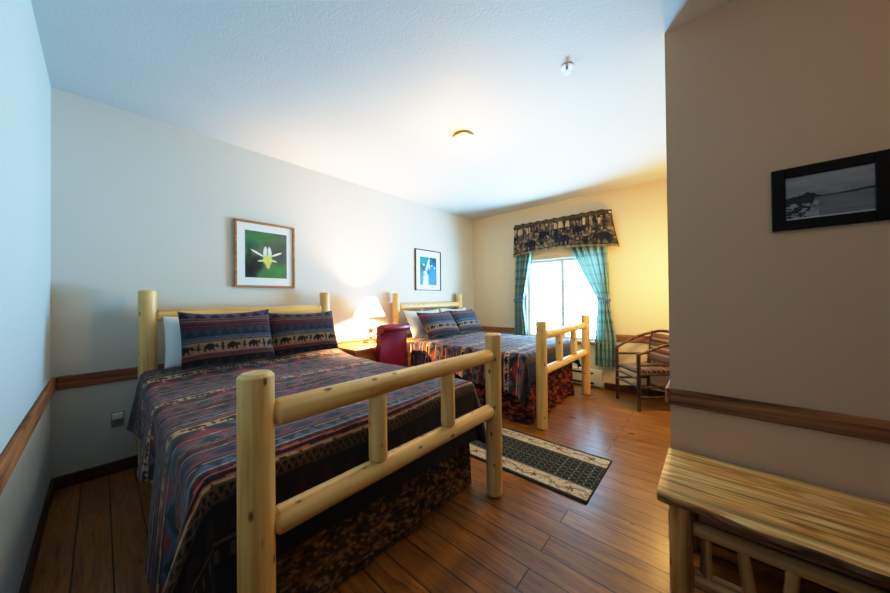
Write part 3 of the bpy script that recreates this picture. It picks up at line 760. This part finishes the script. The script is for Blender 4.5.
# ------------------------------------------------------------------ bench by the right wall
def bench():
    t = thing('log_bench', 'rustic log bench with a live-edge plank top under the lake photograph', 'bench', (1.94, -.4, 0))
    # slab: y from .185 to -1.05, front live edge wavy
    n = 90; ys = np.linspace(.197, -1.05, n)
    front = 1.664 - .05 * (ys - .185) * -1 * 1.0 + .010 * np.sin(ys * 9) + .006 * np.sin(ys * 23 + 1)
    front = front - .03 * smooth01((.185 - ys) / .05) * 0
    zt, zb = .470, .415
    m = 26
    cols = []
    tt = np.linspace(0, 1, m)
    P = []
    for j, s in enumerate(tt):
        P.append(np.stack([front + .014 + (2.185 - front - .014) * s, ys, np.full(n, zt)], -1))
    P = np.array(P)                       # (m,n,3) top
    edge = [np.stack([front + .003, ys, np.full(n, zt - .008)], -1), np.stack([front - .004 + .004 * np.sin(ys * 40), ys, np.full(n, zt - .025)], -1),
            np.stack([front + .012 + .006 * np.sin(ys * 31), ys, np.full(n, zb + .006)], -1), np.stack([front + .03, ys, np.full(n, zb)], -1), np.stack([np.full(n, 2.185), ys, np.full(n, zb)], -1)]
    full = np.concatenate([np.array(edge[::-1]), P, np.array([np.stack([np.full(n, 2.185), ys, np.full(n, zb)], -1)])], 0)
    me = grid_mesh(full)
    bm = bmesh.new(); bm.from_mesh(me); bmesh.ops.remove_doubles(bm, verts=bm.verts, dist=.0003)
    bmesh.ops.holes_fill(bm, edges=[e for e in bm.edges if e.is_boundary], sides=0)
    me2 = set_smooth(bm_mesh(bm), 50)
    mt, nt, b, o = newmat('bench_plank_pine')
    v = coords(nt, (11, .9, 11)); nz = N(nt, 'TexNoise', Scale=1.0, Detail=5.0, Distortion=1.4); nt.links.new(v, nz.inputs[0])
    col = ramp(nt, nz.outputs[0], [(.26, l4((110, 70, 34))), (.36, l4((196, 132, 64))), (.46, l4((236, 190, 112))), (.54, l4((208, 142, 72))), (.62, l4((238, 204, 136))), (.74, l4((244, 220, 162)))])
    v2 = coords(nt, (19, .6, 14), loc=(5.3, 0.4, 0)); n2 = N(nt, 'TexNoise', Scale=1.0, Detail=3.0, Distortion=.8); nt.links.new(v2, n2.inputs[0])
    stn = ramp(nt, n2.outputs[0], [(.57, (0, 0, 0, 1)), (.65, (.75, .75, .75, 1))])
    col = mixc(nt, stn, col, l4((96, 88, 62)))
    v3 = coords(nt, (7, 2.2, 3)); vo = N(nt, 'TexVoronoi', Scale=1.0); nt.links.new(v3, vo.inputs[0])
    k = ramp(nt, vo.outputs['Distance'], [(0, (.9, .9, .9, 1)), (.09, (.55, .55, .55, 1)), (.16, (0, 0, 0, 1))])
    col = mixc(nt, k, col, l4((132, 76, 34)))
    fg = N(nt, 'TexNoise', Scale=1.0, Detail=4.0); nt.links.new(coords(nt, (95, 3.5, 60)), fg.inputs[0])
    col = mixc(nt, 1, col, ramp(nt, fg.outputs[0], [(.36, (.80, .72, .60, 1)), (.5, (1, 1, 1, 1))]), 'MULTIPLY')
    nt.links.new(col, b.inputs['Base Color']); b.inputs['Roughness'].default_value = .45
    so = obj('seat_plank', me2, [mt, wood('bark_edge', (196, 148, 86), (146, 100, 56), (66, 42, 24), axis='Y', rough=.7, knots=False)], t)
    for p in me2.polygons:
        if p.center.z < zt - .007: p.material_index = 1
    M_twig = wood('weathered_branch', (212, 164, 100), (178, 128, 72), (84, 54, 30), rough=.6, kscale=(14, 14, 6))
    for x, y in ((1.706, .115), (2.10, .10), (1.655, -.96), (2.10, -.96)):
        log('leg', (x, y, 0), (x, y, .425), .041, M_twig, t, .06, .01, .05)
    xf = 1.785
    log('rail', (xf - .05, .09, .325), (1.72, -.93, .335), .030, M_twig, t, 0, .008, .06, tenon=.02)
    log('rail', (xf - .06, .09, .115), (1.715, -.93, .135), .036, M_twig, t, 0, .008, .06, tenon=.02)
    log('rail', (2.11, .09, .355), (2.11, -.93, .355), .030, M_twig, t, 0, .008, .06)
    for y, z in ((.105, .375), (-.96, .375), (.105, .20), (-.96, .2)):
        log('stretcher', (1.73, y, z), (2.10, y, z), .027, M_twig, t, 0, .008, .06, tenon=.02)
    for i, y in enumerate((.03, -.095, -.215, -.335, -.455, -.575, -.695, -.815)):
        xx = xf - .055 - .03 * (.09 - y) / 1.02
        log('spindle', (xx - .004, y - .01 * math.sin(i * 2.1), .135), (xx, y + .012 * math.sin(i * 1.7), .315), .020, M_twig, t, .1, .006, .09)
bench()

# ------------------------------------------------------------------ twig armchair in the far corner
def armchair():
    A, B = Vector((4.555, .955, 0)), Vector((4.20, .655, 0))
    w = (B - A).normalized(); nb = Vector((-w.y, w.x, 0))
    if nb.x < 0: nb = -nb
    D = .41
    R1, R2 = A + nb * D, B + nb * D
    t = thing('twig_armchair', 'rustic bent-twig armchair with striped seat in the corner right of the window', 'chair', (A + B + R1 + R2) / 4)
    MT = wood('dark_hickory_bark', (112, 80, 38), (62, 42, 22), (30, 20, 13), rough=.4, kscale=(20, 20, 8))
    def z(p, h): return Vector((p.x, p.y, h))
    def tw(nm, pts, r, sg=10): return obj(nm, tube_mesh(pts, r, sg, True, .06), MT, t)
    def seg(p, q, n=7, sag=0):
        return [p.lerp(q, i / n) + Vector((0, 0, sag * math.sin(PI * i / n))) for i in range(n + 1)]
    tw('leg', seg(z(A, 0), z(A, .705)), .020); tw('leg', seg(z(B, 0), z(B, .675)), .022)
    lr = nb * .07
    tw('leg', seg(z(R1, 0), z(R1, .46)) + seg(z(R1, .50) + lr * .1, z(R1, .90) + lr, 5), .019)
    tw('leg', seg(z(R2, 0), z(R2, .46)) + seg(z(R2, .50) + lr * .1, z(R2, .90) + lr, 5), .019)
    # arms: bent sweep on the window side, straighter on the near side, plus lower rods
    tw('arm', bez(z(A, .66) - nb * .03, z(A, .72) + nb * .05, z(R1, .84) - nb * .18, z(R1, .875) + lr), .018)
    tw('arm', bez(z(B, .665) - nb * .02, z(B, .69) + nb * .1, z(R2, .78) - nb * .15, z(R2, .80) + lr * .7), .016)
    tw('arm_rod', seg(z(A, .60), z(R1, .60)), .014); tw('arm_rod', seg(z(B, .54), z(R2, .54)), .013)
    tw('crest_rail', bez(z(R1, .875) + lr, z(R1, .93) + lr + w * .12, z(R2, .93) + lr - w * .12, z(R2, .875) + lr), .018)
    for h in (.40, .30): tw('rail', seg(z(A, h - .02), z(B, h - .02)), .015)
    for h in (.43, .28, .16):
        tw('rail', seg(z(B, h), z(R2, h)), .014); tw('rail', seg(z(A, h), z(R1, h)), .014)
    tw('rail', seg(z(R1, .43), z(R2, .43)), .014); tw('rail', seg(z(R1, .2), z(R2, .2)), .013)
    SC = [(150, 96, 96), (196, 170, 120), (70, 60, 40), (170, 70, 60), (206, 186, 140), (92, 100, 70), (150, 90, 60), (60, 44, 44), (186, 160, 104), (128, 64, 72), (120, 110, 90)]
    def stripes(q, wd=.016): i = (np.floor(q / wd).astype(int)) % len(SC); return np.array(SC)[i] * np.array((.78, .74, .72))
    def pad(o, e1, e2, l1, l2, th, qax, scale=1.0):
        n1, n2 = 60, 60
        a, b = np.meshgrid(np.linspace(-1, 1, n1), np.linspace(-1, 1, n2))
        edge = (1 - np.abs(a) ** 6) * (1 - np.abs(b) ** 6); Tk = th / 2 * np.clip(edge, 0, 1) ** .4
        e3 = e1.cross(e2).normalized()
        base = np.array(o) + (a * l1 / 2)[..., None] * np.array(e1) + (b * l2 / 2)[..., None] * np.array(e2)
        P = np.concatenate([base + Tk[..., None] * np.array(e3), (base - Tk[..., None] * np.array(e3))[::-1]], 0)
        q = (a * l1 / 2 if qax == 0 else b * l2 / 2) + 1
        C = stripes(q * scale).astype(float); C = np.concatenate([C, C[::-1]], 0)
        return grid_mesh(P, C)
    mc = (A + B + R1 + R2) / 4
    MF = colattr('striped_chair_fabric', .9, .1, 400)
    obj('seat', pad(z(mc, .452), w, nb, .44, .42, .07, 1), MF, t)
    up = Vector((lr.x, lr.y, .42)).normalized()
    obj('backrest', pad(z((R1 + R2) / 2, .70) + lr * .55 - nb * .02, w, up, .40, .36, .05, 1, .6), MF, t)
armchair()

# ------------------------------------------------------------------ curtains and valance
M_curt = colattr('teal_plaid_curtain', .85, .05, 0, .10)
def curtain(label, yo, yi_top, yi_tie, yo_tie, yb0, yb1, zt, ztie, zb, seed):
    """yo: outer y, yi: inner y at the top; gathered at the tie; opens again at the hem"""
    nz, nu = 110, 110
    U, Zt = np.meshgrid(np.linspace(0, 1, nu), np.linspace(0, 1, nz))
    Z = zt + (zb - zt) * Zt
    k = (zt - Z) / (zt - ztie)
    kb = np.clip((ztie - Z) / (ztie - zb), 0, 1)
    kk = np.clip(k, 0, 1)
    inner = np.where(k <= 1, yi_top + (yi_tie - yi_top) * (kk ** 1.25), yi_tie + (yb1 - yi_tie) * smooth01(kb * 1.4))
    outer = np.where(k <= 1, yo + (yo_tie - yo) * smooth01(kk), yo_tie + (yb0 - yo_tie) * smooth01(kb * 1.4))
    tight = np.exp(-((Z - ztie) / .10) ** 2)
    dep = .028 * (1 - .75 * tight)
    Y = outer + (inner - outer) * U
    X = XB - .062 + dep * np.sin(U * 2 * PI * 5.2 + seed + .4 * np.sin(Z * 3)) + .008 * np.sin(U * 40 + Z * 4)
    cl = U * .95
    base = np.zeros(U.shape + (3,)); base[:] = (116, 146, 136)
    g = np.mod(cl / .11, 1)
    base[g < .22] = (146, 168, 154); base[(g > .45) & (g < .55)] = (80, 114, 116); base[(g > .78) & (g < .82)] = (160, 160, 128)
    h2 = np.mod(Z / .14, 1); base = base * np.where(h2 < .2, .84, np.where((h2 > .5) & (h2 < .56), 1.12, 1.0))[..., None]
    t = thing('curtain', label, 'curtain', (XB - .062, outer[0, 0], zb), 0, 'teal curtain panels')
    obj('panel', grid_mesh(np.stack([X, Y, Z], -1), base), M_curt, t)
    # tieback band
    ym = (yi_tie + yo_tie) / 2; ry = abs(yi_tie - yo_tie) / 2 + .014
    a = np.linspace(0, 2 * PI, 40, endpoint=False); hh = np.linspace(-1, 1, 6)
    AA, HH = np.meshgrid(a, hh)
    P = np.stack([XB - .062 + .047 * np.sin(AA), ym + ry * np.cos(AA), ztie + .018 * HH + .02 * np.cos(AA) * (1 if yi_tie > yo_tie else -1)], -1)
    obj('tieback', grid_mesh(P, None, True), plain('blue_tieback', (74, 108, 150), .8), t)
curtain('teal curtain tied back at the left side of the window, beside the far bed', 2.60, 2.26, 2.44, 2.62, 2.64, 2.38, 2.28, 1.325, .36, .5)
curtain('teal curtain tied back at the right side of the window, beside the twig armchair', 1.13, 1.66, 1.27, 1.10, 1.02, 1.30, 2.28, 1.325, .34, 2.1)
def valance():
    t = thing('valance', 'gathered dark forest-print valance over the top of the window', 'valance', (XB, 1.82, 2.05))
    nu, nz = 260, 70
    y0, y1 = 2.60, 1.06
    U, K = np.meshgrid(np.linspace(0, 1, nu), np.linspace(0, 1, nz))
    zt, = (2.625,)
    zbot = 2.06 + .07 * np.sin(PI * np.clip(U, 0, 1)) ** .8
    Z = zt + .006 * np.sin(U * 70) * (1 - K) ** 6 - .014 * smooth01((U - .9) / .1) * (1 - K) + (zbot - zt) * K
    gather = .5 + .5 * K
    pl = np.sin(U * 2 * PI * 13 + 1.2 * np.sin(U * 9)) * .5 + np.sin(U * 2 * PI * 22 + 2) * .3
    X = XB - .128 + .026 * pl * gather - .012 * K
    rodz = np.exp(-((K - .11) / .05) ** 2); X = X - .026 * rodz; 
    X = X + .016 * np.exp(-((K - .0) / .05) ** 2)
    Y = y0 + (y1 - y0) * U
    # right end flares out and returns to the wall
    fl = smooth01((U - .93) / .07); Y = Y - .10 * fl * K ** 1.4; 
    fl0 = smooth01((.05 - U) / .05); Y = Y + .03 * fl0 * K
    X = X + (XB - .03 - X) * (smooth01((U - .97) / .03) * .6 + smooth01((.015 - U) / .015) * .7)
    u = U * 1.75; h = K
    C = np.zeros(U.shape + (3,)); C[:] = (74, 66, 58)
    n = fbm(u * 14, h * 8, 3, 3); n2 = fbm(u * 26 + 4, h * 12, 9, 2)
    C[n > .52] = (104, 92, 74); C[n < .38] = (40, 42, 48); C[n2 > .64] = (148, 128, 100); C[n2 < .28] = (60, 48, 40)
    sky = (h > .16) & (h < .36) & (vnoise(u * 26, h * 3, 5) > .52); C[sky] = (196, 170, 130)
    trk = (h > .12) & (h < .55) & (np.mod(u * 9 + .4 * vnoise(u * 3, h * 0, 2), 1) < .2); C[trk] = (52, 44, 38)
    uw = u + .012 * np.sin(h * 17); 
    stamp(C, uw, (h - .34) / .30, .62, .34, BEARM, (30, 32, 40), .15); stamp(C, uw, (h - .56) / .34, .62, .42, BEARM[:, ::-1], (34, 38, 54), .62)
    C[(h < .14)] = (92, 80, 54); C[(h < .14) & (np.mod(u * 30, 1) < .3)] = (60, 52, 38)
    C[h > .93] = (134, 118, 88); C[(h > .90) & (h < .93)] = (58, 50, 44)
    C *= (.75 + .3 * fbm(u * 80, h * 50, 6, 2))[..., None]
    obj('fabric', grid_mesh(np.stack([X, Y, Z], -1), C), colattr('forest_print_valance', .9, .05, 300, .10), t)
    obj('curtain_rod', tube_mesh([(XB - .112, y0, 2.565), (XB - .112, 1.8, 2.565), (XB - .112, y1, 2.565)], .011, 10), M_whiteplastic, t)
    for y in (y0 - .03, y1 + .03): obj('rod_bracket', box((XB - .115, y - .01, 2.545), (XB, y + .01, 2.585)), M_whiteplastic, t)
valance()

# ------------------------------------------------------------------ ceiling lamp, sprinkler, heater, outlet
cl = thing('ceiling_light', 'round lit dome light with brass rim on the ceiling', 'ceiling light', (2.30, 1.765, H))
brass = plain('brass_rim', (200, 160, 96), .3, .8)
bm = bmesh.new(); add_lathe(bm, [(.001, 0), (.103, 0), (.105, -.010), (.102, -.026), (.094, -.030), (.090, -.026), (.001, -.024)], 48, Matrix.Translation((2.30, 1.765, H)))
obj('rim', set_smooth(bm_mesh(bm)), brass, cl)
bm = bmesh.new(); add_lathe(bm, [(.092, -.0305)] + [(.092 * math.cos(a * PI / 20), -.0305 - .070 * math.sin(a * PI / 20)) for a in range(1, 10)] + [(.0008, -.1005)], 40, Matrix.Translation((2.30, 1.765, H)))
obj('glass_dome', set_smooth(bm_mesh(bm), 60), emis('lit_opal_glass', (255, 236, 200), 30), cl)

sp = thing('fire_sprinkler', 'small chrome fire sprinkler head on the ceiling', 'sprinkler', (2.081, .712, H))
T0 = Matrix.Translation((2.081, .712, H))
bm = bmesh.new(); add_lathe(bm, [(.001, -.0), (.042, -.0), (.039, -.006), (.016, -.009), (.001, -.009)], 28, T0)
obj('escutcheon', set_smooth(bm_mesh(bm)), M_whiteplastic, sp)
bm = bmesh.new(); add_lathe(bm, [(.001, -.010), (.010, -.010), (.010, -.018), (.005, -.020), (.004, -.034), (.001, -.034)], 16, T0)
for s in (-1, 1): tube_mesh([Vector((2.081 + s * .008, .712, H - .017)), Vector((2.081 + s * .016, .712, H - .026)), Vector((2.081 + s * .004, .712, H - .036))], .0028, 6, True, 0, bm)
obj('nozzle', set_smooth(bm_mesh(bm)), M_chrome, sp)
bm = bmesh.new(); add_lathe(bm, [(.001, -.036), (.021, -.036), (.022, -.039), (.001, -.039)], 20, T0)
obj('deflector', set_smooth(bm_mesh(bm)), plain('dark_steel', (70, 76, 88), .3, 1), sp)

ht = thing('baseboard_heater', 'white electric baseboard heater on the wall below the window', 'heater', (XB, 1.9, 0))
bm = bmesh.new(); add_box(bm, (XB - .07, 1.215, .03), (XB - .001, 2.55, .27), .008)
obj('housing', bm_mesh(bm), plain('heater_enamel', (226, 214, 184), .45), ht)
bm = bmesh.new(); add_box(bm, (XB - .0735, 1.33, .055), (XB - .0695, 2.44, .08)); add_box(bm, (XB - .0735, 1.33, .205), (XB - .0695, 2.44, .228))
obj('vent_slot', bm_mesh(bm), M_black, ht)
ot = thing('wall_outlet', 'small outlet cover low on the wall left of the foreground bed', 'outlet', (.08, YA, .37))
obj('cover_plate', box((.053, YA - .007, .362), (.125, YA - .0005, .478), .003, 1), plain('almond_plate', (168, 152, 132), .4), ot)
obj('night_light', box((.058, YA - .045, .425), (.12, YA - .007, .472), .008), M_whiteplastic, ot)

# ------------------------------------------------------------------ lights
def lamp(kind, name, loc, energy, color, **k):
    d = bpy.data.lights.new(name, kind); d.energy = energy; d.color = color
    for a, v in k.items(): setattr(d, a, v)
    o = bpy.data.objects.new(name, d); COL.objects.link(o); o.location = loc
    return o
lamp('POINT', 'alcove_lamp', (4.15, .315, 1.65), 200, (1, .63, .20), shadow_soft_size=.10)
lamp('POINT', 'table_lamp_bulb', (LX - .02, LY - .02, 1.26), 980, (1, .58, .25), shadow_soft_size=.05)
lamp('POINT', 'ceiling_bulb', (2.30, 1.765, H - .48), 120, (1, .56, .17), shadow_soft_size=.08)
lamp('POINT', 'foreground_warm_fill', (1.0, -1.1, 2.6), 22, (1, .58, .22), shadow_soft_size=.12)  # unseen warm light added behind the camera to warm the foreground
# daylight bounced up from bright ground outside the window
o = lamp('AREA', 'ground_bounce_daylight', (XB + 1.0, 1.80, .45), 1000, (.22, .60, 1.0), shape='RECTANGLE', size=2.2, size_y=1.6)
dv = Vector((-1.0, 0, .62)).normalized(); o.rotation_euler = dv.to_track_quat('-Z', 'Y').to_euler()
o = lamp('AREA', 'window_portal', (XB + .10, 1.80, 1.33), 1, (1, 1, 1), shape='RECTANGLE', size=1.3, size_y=1.2)
o.data.cycles.is_portal = True
o.rotation_euler = Vector((-1, 0, 0)).to_track_quat('-Z', 'Y').to_euler()
w = bpy.data.worlds.new('daylight'); S.world = w; w.use_nodes = True
bg = w.node_tree.nodes['Background']; nt = w.node_tree
tc = nt.nodes.new('ShaderNodeTexCoord'); sx = nt.nodes.new('ShaderNodeSeparateXYZ'); nt.links.new(tc.outputs['Generated'], sx.inputs[0])
mr = nt.nodes.new('ShaderNodeMapRange'); mr.inputs[1].default_value = -.6; mr.inputs[2].default_value = .6
nt.links.new(sx.outputs['Z'], mr.inputs[0])
# bright snowy ground and haze at the horizon, dimmer sky above
nt.links.new(ramp(nt, mr.outputs[0], [(0, (.26, .62, 1.0, 1)), (.47, (.30, .65, 1.0, 1)), (.60, (.06, .16, .25, 1))]), bg.inputs[0])
bg.inputs[1].default_value = 330

# ------------------------------------------------------------------ camera (solved from the room's lines)
f, yaw, pit, rol = 302.8353, .8497, .0077, -.0100
fw = Vector((math.sin(yaw) * math.cos(pit), math.cos(yaw) * math.cos(pit), math.sin(pit)))
r = Vector((math.cos(yaw), -math.sin(yaw), 0)); u = r.cross(fw)
r2 = r * math.cos(rol) + u * math.sin(rol); u2 = -r * math.sin(rol) + u * math.cos(rol)
cd = bpy.data.cameras.new('camera'); cam = bpy.data.objects.new('camera', cd); COL.objects.link(cam)
cd.sensor_width = 36; cd.sensor_fit = 'HORIZONTAL'; cd.lens = f / 890 * 36; cd.clip_start = .02
Mx = Matrix((r2, u2, -fw)).transposed().to_4x4(); Mx.translation = (0, 0, 1.35); cam.matrix_world = Mx
S.camera = cam
S.view_settings.view_transform = 'Standard'; S.view_settings.look = 'None'; S.view_settings.exposure = 0.0; GAIN = 2 ** -1.78
# soft highlight shoulder (the photograph is gently tone-mapped)
vs = S.view_settings; vs.use_curve_mapping = True
cm = vs.curve_mapping; cm.use_clip = False; cm.extend = 'HORIZONTAL'; cm.tone = 'STANDARD'
WL = 4.0 / GAIN; cm.white_level = (WL, WL, WL); cm.black_level = (0, 0, 0)
cc = cm.curves[3]; KN = .52
def shoulder(x):
    x = 1.12 * x ** 1.10
    return x if x < KN else KN + (1 - KN) * (1 - math.exp(-(x - KN) / (1 - KN)))
xs = [0, .016, .032, .048, .064, .08, .1, .125, .15, .2, .25, .3, .375, .45, .6, .68, .78, .9, 1.05, 1.25, 1.5, 1.9, 2.5, 3.2, 4.0]
cc.points[0].location = (0, 0); cc.points[1].location = (1, shoulder(4.0))
for x in xs[1:-1]: cc.points.new(x / 4.0, shoulder(x))
for p in cc.points: p.handle_type = 'VECTOR'
cm.update()
S.cycles.use_denoising = True; S.cycles.max_bounces = 10; S.cycles.diffuse_bounces = 4; S.cycles.sample_clamp_indirect = 6; S.cycles.caustics_reflective = False
